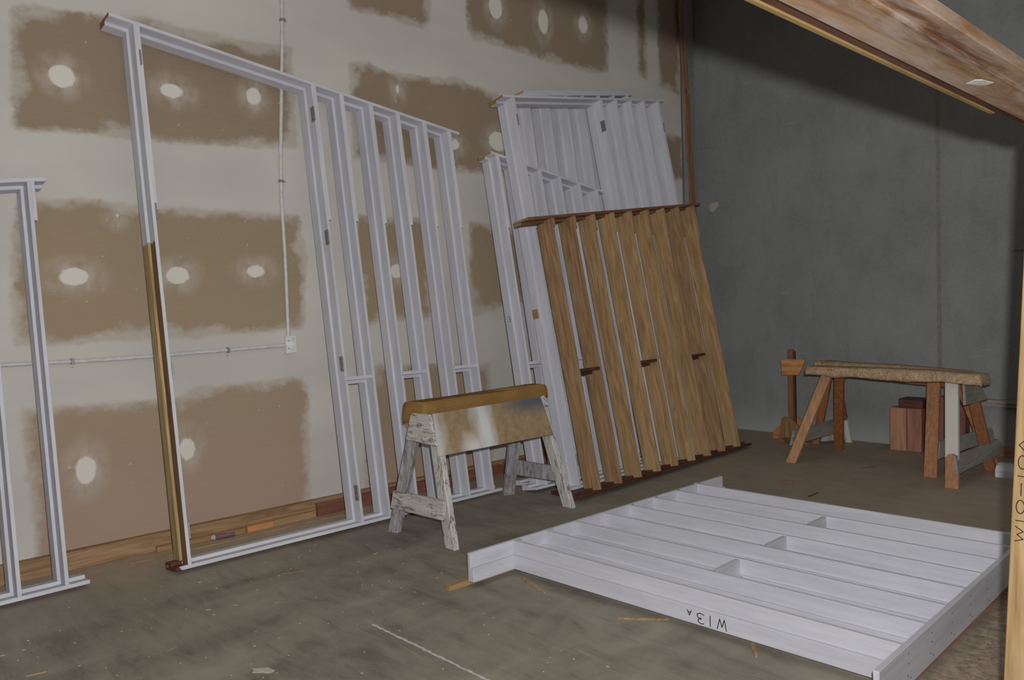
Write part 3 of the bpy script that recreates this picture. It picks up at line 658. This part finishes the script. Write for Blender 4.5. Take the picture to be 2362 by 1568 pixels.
# ------------------------------------------------------------------ two sawhorses at the back
FUZZ = carpet_mat('beige_shaggy_carpet', (.16, .085, .04), (.60, .46, .31), (1, 1, 1), .05, 16, 75)
def half_paint_leg(name, wood_c, zsplit, lo=False):
    m, nt, b = new_mat(name); z = sep(nt, coords(nt, 'Object'))[2]
    n = noise(nt, coords(nt, 'Object', (1, 1, .5)), 14, 4)
    k = math_(nt, 'GREATER_THAN', math_(nt, 'ADD', z, math_(nt, 'MULTIPLY', math_(nt, 'SUBTRACT', n, .5), .25)), zsplit)
    g = noise(nt, coords(nt, 'Object', (40, 40, 2)), 1.5, 5)
    wd = ramp(nt, g, [(.3, tuple(x * .7 for x in wood_c)), (.7, tuple(x * 1.2 for x in wood_c))])
    sp = ramp(nt, noise(nt, coords(nt, 'Object'), 60, 4, .7), [(.62, 0.), (.66, .8)])
    wd = mix(nt, math_(nt, 'MULTIPLY', sp, .5), wd, (.55, .52, .48))
    pc = (.52, .50, .45); c = mix(nt, k, wd, pc) if not lo else mix(nt, k, pc, wd)
    L(nt, c, b.inputs['Base Color']); b.inputs['Roughness'].default_value = .6; return m
LT = half_paint_leg('light_brown_leg', (.42, .235, .125), 9); DK = half_paint_leg('rusty_brown_leg', (.26, .095, .035), 9)
WL = half_paint_leg('cream_painted_leg', (.36, .18, .09), .22)
SPK = half_paint_leg('speckled_leg', (.27, .11, .05), 9)
GRY = wood('grey_dirty_board', (.16, .145, .125), (.24, .22, .20), (.30, .28, .25), 'Y', var=.1)
OA = (-2.55, 6.55, 0)
ha = empty('sawhorse', 'nearer brown sawhorse by the back wall, shaggy carpet top, one cream-painted leg', 'sawhorse', 'sawhorses by the back wall', loc=OA)
leg(ha, (-3.27, 6.30), (-3.005, 6.46, .78), (.043, 0, 0), (0, .02, 0), LT, OA)
leg(ha, (-3.225, 7.12), (-3.02, 6.70, .78), (.040, 0, 0), (0, .022, 0), DK, OA)
leg(ha, (-1.955, 6.14), (-2.02, 6.36, .79), (.045, 0, 0), (0, .02, 0), WL, OA)
leg(ha, (-1.925, 6.92), (-1.98, 6.58, .79), (.040, 0, 0), (0, .02, 0), SPK, OA)
mb = MB(); mb.hexa([loc(p, OA) for p in ((-3.1, 6.42, .755), (-1.87, 6.36, .74), (-1.87, 6.48, .74), (-3.1, 6.56, .755), (-3.12, 6.42, .79), (-1.85, 6.34, .775), (-1.85, 6.48, .775), (-3.12, 6.56, .79))]); mb.build('beam', LT, ha)
quadboard('gusset', [(-1.955, 6.36, .765), (-1.945, 6.60, .765), (-1.915, 6.76, .585), (-1.935, 6.31, .585)], (.02, 0, 0), GRY, ha, OA)
quadboard('stretcher', [(-1.955, 6.15, .235), (-1.915, 7.0, .245), (-1.895, 7.04, .200), (-1.895, 7.02, .13), (-1.935, 6.14, .105)], (.02, 0, 0), GRY, ha, OA)
quadboard('stretcher', [(-3.275, 6.34, .27), (-3.235, 7.10, .29), (-3.235, 7.13, .16), (-3.275, 6.28, .15)], (.02, 0, 0), GRY, ha, OA)
drape('carpet_cover', (-3.13, 6.43, .822), (-1.82, 6.37, .805), .085, .085, .062, .072, FUZZ, ha, 11, OA, wav=.016)
OB = (-2.75, 7.05, 0)
hb_ = empty('sawhorse', 'farther brown sawhorse half hidden behind the cream-legged one, against the back wall', 'sawhorse', 'sawhorses by the back wall', loc=OB)
leg(hb_, (-3.50, 7.24), (-3.33, 7.20, .76), (.035, 0, 0), (0, .02, 0), DK, OB)
leg(hb_, (-3.305, 7.52), (-3.33, 7.28, .76), (.028, 0, 0), (0, .02, 0), half_paint_leg('white_smeared_leg', (.20, .08, .04), .22, True), OB)
leg(hb_, (-2.195, 6.42), (-2.245, 6.66, .745), (.047, 0, 0), (0, .02, 0), half_paint_leg('mid_brown_leg', (.33, .155, .075), 9), OB)
leg(hb_, (-1.99, 7.22), (-2.14, 6.86, .745), (.045, 0, 0), (0, .02, 0), ORG['Z'], OB)
mb = MB(); mb.hexa([loc(p, OB) for p in ((-3.42, 7.16, .68), (-2.05, 6.70, .66), (-2.02, 6.84, .66), (-3.40, 7.30, .68), (-3.42, 7.16, .765), (-2.05, 6.70, .745), (-2.02, 6.84, .745), (-3.40, 7.30, .765))]); mb.build('beam', DK, hb_)
quadboard('stretcher', [(-2.18, 6.52, .27), (-2.01, 7.2, .30), (-2.00, 7.24, .20), (-2.17, 6.46, .14)], (.02, 0, 0), GRY, hb_, OB)
quadboard('stretcher', [(-3.47, 7.26, .10), (-3.32, 7.50, .10), (-3.31, 7.52, .03), (-3.48, 7.24, .03)], (.02, 0, 0), WGC, hb_, OB)
drape('carpet_cover', (-3.43, 7.22, .805), (-2.03, 6.78, .782), .07, .07, .055, .06, FUZZ, hb_, 17, OB, wav=.016)

# ------------------------------------------------------------------ timber T stand against the back wall
OT = (-3.76, 7.30, 0)
ts = empty('timber_stand', 'narrow homemade timber stand with an angled block near its top, left of the back sawhorses', 'stand', loc=OT)
mb = MB(); mb.box(-.036, .014, -.02, .02, .02, .905); mb.build('post', RED['Z'], ts)
mb = MB(); mb.box(.014, .030, -.015, .02, .02, .885); mb.build('post_backing', DARK['Z'], ts)
mb = MB(); mb.prism([(-.095, -.045, .81), (.150, -.045, .81), (.150, -.045, .79), (.085, -.045, .655), (-.090, -.045, .655)], (0, .025, 0)); mb.build('angled_block', ORG['X'], ts)
mb = MB(); mb.prism([(-.10, -.12, 0), (.20, -.12, 0), (.14, -.12, .14), (.03, -.12, .245), (-.05, -.12, .245)], (0, .03, 0)); mb.build('wedge_foot', wood('brown_wedge', (.11, .06, .03), (.19, .11, .055), (.27, .16, .08), 'Z'), ts)
mb = MB(); mb.prism([(-.235, .02, 0.0), (.14, .02, 0), (.14, .02, .16), (.02, .02, .245), (-.04, .02, .235), (-.23, .02, .07)], (0, .03, 0)); mb.build('wedge_foot', ORG['X'], ts)
mb = MB(); mb.box(-.03, .02, -.22, .12, 0, .045); mb.build('base', RED['Y'], ts)
# timber blocks
def block(label, x0, x1, y0, y1, z0, z1, mats, group=None):
    c = ((x0 + x1) / 2, (y0 + y1) / 2, z0); mb = MB(); mb.box(x0 - c[0], x1 - c[0], y0 - c[1], y1 - c[1], 0, z1 - z0)
    o = mb.build('timber_block', mats, bev=.004); o.location = c; return props(o, label, 'timber block', group)
block('pinkish-brown upright timber post offcut under the dark block, between the back sawhorses\' legs', -2.865, -2.725, 7.37, 7.51, 0, .388, PINK['Z'])
block('pinkish-brown upright timber post offcut to the right of its twin under the dark block', -2.722, -2.600, 7.385, 7.52, 0, .388, PINK['Z'])
block('dark brown timber block lying on the upright post offcuts', -2.79, -2.585, 7.38, 7.58, .389, .470, DARK['X'])
block('tall reddish timber offcut standing behind the cream-legged sawhorse', -2.575, -2.40, 7.43, 7.56, 0, .50, wood('dull_red_post', (.12, .05, .04), (.19, .085, .065), (.25, .12, .09), 'Z'))
block('short reddish timber offcut standing furthest right of the post offcuts', -2.395, -2.27, 7.46, 7.58, 0, .44, wood('dull_red_post_b', (.10, .045, .035), (.16, .07, .055), (.22, .1, .08), 'Z'))
# timber lengths at the right of the back wall
tr = empty('timber_rail', 'narrow pale timber rail fixed level on the back wall, beside the post marked W10-10A', 'timber rail', loc=(-1.5, 7.62, .455))
mb = MB(); mb.box(-.75, .95, -.035, .03, .0, .026); mb.box(-.75, .95, -.012, .03, -.034, .0); mb.build('rail', GRY, tr)
mb = MB(); mb.box(-.42, .95, -.036, -.020, .026, .031); mb.build('edge_strip', flat('yellow_tape', (.42, .30, .06), .5), tr, bev=0)
mb = MB(); mb.box(-.60, .80, -.03, .03, 0, .075)
o = mb.build('timber_offcut', PINK['X'], bev=.003); o.location = (-1.62, 7.60, 0); props(o, 'long pinkish timber offcut lying on the floor against the back wall at the right', 'timber')
mb = MB(); mb.prism([(-.26, .0, 0), (-.26, -.10, 0), (-.26, -.10, .05), (-.26, -.075, .085), (-.26, -.03, .10), (-.26, 0, .10)], (.52, 0, 0))
o = mb.build('moulding_offcut', WH['X'], bev=.001); o.location = (-1.575, 6.80, 0); o.rotation_euler = (0, 0, -.06); props(o, 'white painted moulding offcut on the floor beside the speckled sawhorse leg', 'moulding')
wp = empty('wall_pin', 'thin pale metal bracket on the back wall above the timber rail', 'bracket', loc=(-1.90, 7.64, 1.757))
mb = MB(); mb.box(-.075, .12, -.01, .0, -.003, .003); mb.box(-.075, -.069, -.05, 0, -.003, .003); mb.cyl((-.06, 0, 0), (-.06, .012, 0), .006); mb.build('arm', STEEL, wp, bev=0)

# ------------------------------------------------------------------ timber offcuts along the skirting
def lath(label, p0, p1, t, h, mat, cat='timber offcut', group=None, name='timber_offcut', z=0.0):
    p0, p1 = Vector((*p0, z)), Vector((*p1, z)); c = (p0 + p1) / 2; d = (p1 - p0); n_ = Vector((-d.y, d.x, 0)).normalized() * t / 2
    mb = MB(); mb.hexa([p0 - c - n_, p1 - c - n_, p1 - c + n_, p0 - c + n_] + [q + Vector((0, 0, h)) for q in (p0 - c - n_, p1 - c - n_, p1 - c + n_, p0 - c + n_)])
    o = mb.build(name, mat, bev=.0012); o.location = c; return props(o, label, cat, group)
lath('thin pine offcut at the skirting behind the half-painted stile', (-4.905, 1.62), (-4.895, 2.17), .026, .034, PINE['Y'])
lath('short reddish offcut between two pine offcuts at the skirting', (-4.893, 2.18), (-4.890, 2.36), .034, .038, ORG['Y'])
lath('pine offcut at the skirting meeting the red-brown board', (-4.895, 2.365), (-4.892, 2.675), .030, .042, PINE['Y'])
lath('long red-brown board standing on edge along the skirting behind the tall frame', (-4.893, 2.69), (-4.885, 4.42), .030, .088, RED['Y'], 'board')
lath('short pinkish board continuing the skirting line behind the white frames', (-4.89, 4.45), (-4.89, 5.7), .030, .10, RED['Y'], 'board')
lath('long thin pine stick lying on the floor inside the door opening', (-4.773, 1.421), (-4.79, 3.05), .010, .008, PINE['Y'], 'stick')
lath('square pine batten under the flat white frame, its end sticking out at the near left', (-3.075, 2.39), (-3.03, 4.6), .035, .029, PINEB['Y'], 'batten')
lath('pine batten under the right-hand rail of the flat white frame', (-1.075, 2.50), (-1.115, 4.55), .03, .029, PINK['Y'], 'batten')
lath('small dark timber packer beside the sill ends of the stacked frames, behind the sawhorse leg', (-4.03, 4.175), (-4.02, 4.275), .10, .026, DARK['Y'], 'packer')
def splinter(label, a, b, w=.012, h=.006, mat=None):
    a, b = Vector((*a, 0)), Vector((*b, 0)); c = (a + b) / 2; d = (b - a); n_ = Vector((-d.y, d.x, 0)).normalized() * w / 2
    mb = MB(); z = Vector((0, 0, h)); a, b = a - c, b - c
    mb.prism([a - n_ * .4, a + d * .3 - n_, b - n_ * .5, b + n_ * .3, a + d * .55 + n_, a + n_ * .8], z)
    o = mb.build('wood_splinter', mat or PINEB['Y'], bev=0); o.location = c; return props(o, label, 'wood splinter', 'wood splinters on the floor')
splinter('flat pine splinter by the near-left corner of the white floor frame', (-2.925, 2.765), (-2.690, 2.69), .022)
splinter('long pine splinter beside the floor frame writing', (-2.225, 2.685), (-2.055, 2.825), .016)
splinter('stubby pine chip nearest the front edge of the floor frame', (-1.66, 2.845), (-1.585, 2.75), .018)
splinter('fine pine sliver lying alone on the bare concrete, left foreground', (-3.402, 1.143), (-3.425, 1.195), .004, .003)
splinter('fine curved pine sliver at the very bottom left', (-3.587, .667), (-3.57, .735), .004, .003)
splinter('dark splinter just beyond the far edge of the floor frame', (-2.61, 5.27), (-2.61, 5.42), .012, mat=DARK['Y'])
splinter('thin dark splinter on the floor between the back sawhorse legs', (-2.73, 6.42), (-2.655, 6.56), .012, mat=RED['Y'])
splinter('brown splinter between the floor frame and the light brown sawhorse leg', (-3.03, 5.62), (-2.83, 5.66), .008, mat=RED['Y'])
splinter('tiny sliver in front of the tall frame', (-3.95, 1.95), (-3.90, 2.05), .004, .003)
# paint flake patch and offcut tube
mb = MB(); mb.prism([(.05 * math.cos(t * .7) * (1 + .3 * math.sin(t * 2.3)), .022 * math.sin(t * .7) * (1 + .3 * math.cos(t * 3.1)), 0) for t in range(9)], (0, 0, .0015))
o = mb.build('dried_paint_spot', flat('cream_paint', (.48, .44, .36), .7), bev=0); o.location = (-2.93, 1.345, 0); o.rotation_euler = (0, 0, .6); props(o, 'dried cream paint spot on the floor at the bottom edge', 'paint spot')
rs = empty('roller_sleeve', 'small dusty purple-brown tube with a pale round end lying by the skirting', 'tube', loc=(-4.875, 2.0, .018), rz=rad(83))
mb = MB(); mb.cyl((-.035, 0, 0), (.09, 0, 0), .017, 16, r1=.013); mb.build('sleeve', flat('dusty_purple', (.17, .10, .11), .8), rs, bev=0, smooth=False)
mb = MB(); mb.cyl((-.060, 0, 0), (-.035, 0, 0), .012, 16, r1=.018); mb.build('end_cap', flat('pale_cap', (.42, .38, .32), .7), rs, bev=0)
# scattered flakes
random.seed(21); mb = MB()
for i in range(420):
    x, y = random.uniform(-4.6, -.8), random.uniform(.5, 4.2)
    if -3.15 < x < -1.0 and 2.35 < y < 4.7 or x < -4.3 or (x < -3.5 and 2.7 < y < 4.1): continue
    r = random.uniform(.0009, .0028); a = random.uniform(0, 6.3); k = random.uniform(1, 3 if i % 9 else 7)
    d = Vector((math.cos(a), math.sin(a), 0)) * r * k; e = Vector((-math.sin(a), math.cos(a), 0)) * r
    mb.post((x, y, .0004), (x, y, .0022), d, e)
fk = mb.build('sawdust_flakes', flat('pale_flake', (.50, .45, .36), .9), bev=0); props(fk, 'pale wood flakes and specks scattered over the concrete floor', 'debris', kind='stuff')

# ------------------------------------------------------------------ camera
def cam():
    pitch, roll, yaw = rad(2.34662), rad(1.80774), rad(-46.80876)
    fw = Vector((math.sin(yaw), math.cos(yaw), 0)); rt = Vector((math.cos(yaw), -math.sin(yaw), 0)); dn = Vector((0, 0, -1))
    f2 = fw * math.cos(pitch) + dn * math.sin(pitch); d2 = dn * math.cos(pitch) - fw * math.sin(pitch)
    r3 = rt * math.cos(roll) + d2 * math.sin(roll); d3 = d2 * math.cos(roll) - rt * math.sin(roll)
    cd_ = bpy.data.cameras.new('camera'); o = bpy.data.objects.new('camera', cd_); col.objects.link(o)
    M = Matrix((r3, -d3, -f2)).transposed().to_4x4(); M.translation = (0, 0, 1.4); o.matrix_world = M
    cd_.sensor_width = 36; cd_.lens = 1818.18 / 2362 * 36; cd_.clip_start = .05; bpy.context.scene.camera = o
    return r3, -d3, -f2
rt, up, bk = cam()
# ------------------------------------------------------------------ light
FLASH = 104
ld = bpy.data.lights.new('flash', 'POINT'); ld.energy = 1.0; ld.shadow_soft_size = .016; ld.color = (1.0, .985, .97)
ld.use_nodes = True
_em = next(n for n in ld.node_tree.nodes if n.type == 'EMISSION'); _fo = ld.node_tree.nodes.new('ShaderNodeLightFalloff')
_fo.inputs['Strength'].default_value = FLASH; ld.node_tree.links.new(_fo.outputs['Linear'], _em.inputs['Strength'])
fo = bpy.data.objects.new('flash', ld); col.objects.link(fo); fo.location = Vector((0, 0, 1.4)) + rt * .066 + up * .097 - bk * .02
def area(name, loc_, rot, sx, sy, e, c):
    l = bpy.data.lights.new(name, 'AREA'); l.shape = 'RECTANGLE'; l.size = sx; l.size_y = sy; l.energy = e; l.color = c
    o = bpy.data.objects.new(name, l); col.objects.link(o); o.location = loc_; o.rotation_euler = rot; return o
area('high_bay_light', (-1.2, 2.6, 4.9), (0, 0, 0), 4.5, 5.0, 30, (1.0, .93, .80))
area('rear_ambient_fill', (1.2, -2.8, 2.2), (rad(75), 0, rad(20)), 3.5, 3.0, 14, (1.0, .97, .90))  # unseen soft lamp behind the camera, added to lift the ambient light
w = bpy.data.worlds.new('world'); bpy.context.scene.world = w; w.use_nodes = True
w.node_tree.nodes['Background'].inputs[0].default_value = (1, .96, .88, 1); w.node_tree.nodes['Background'].inputs[1].default_value = .05
sc = bpy.context.scene; sc.view_settings.view_transform = 'Standard'; sc.view_settings.look = 'None'; sc.view_settings.exposure = 0
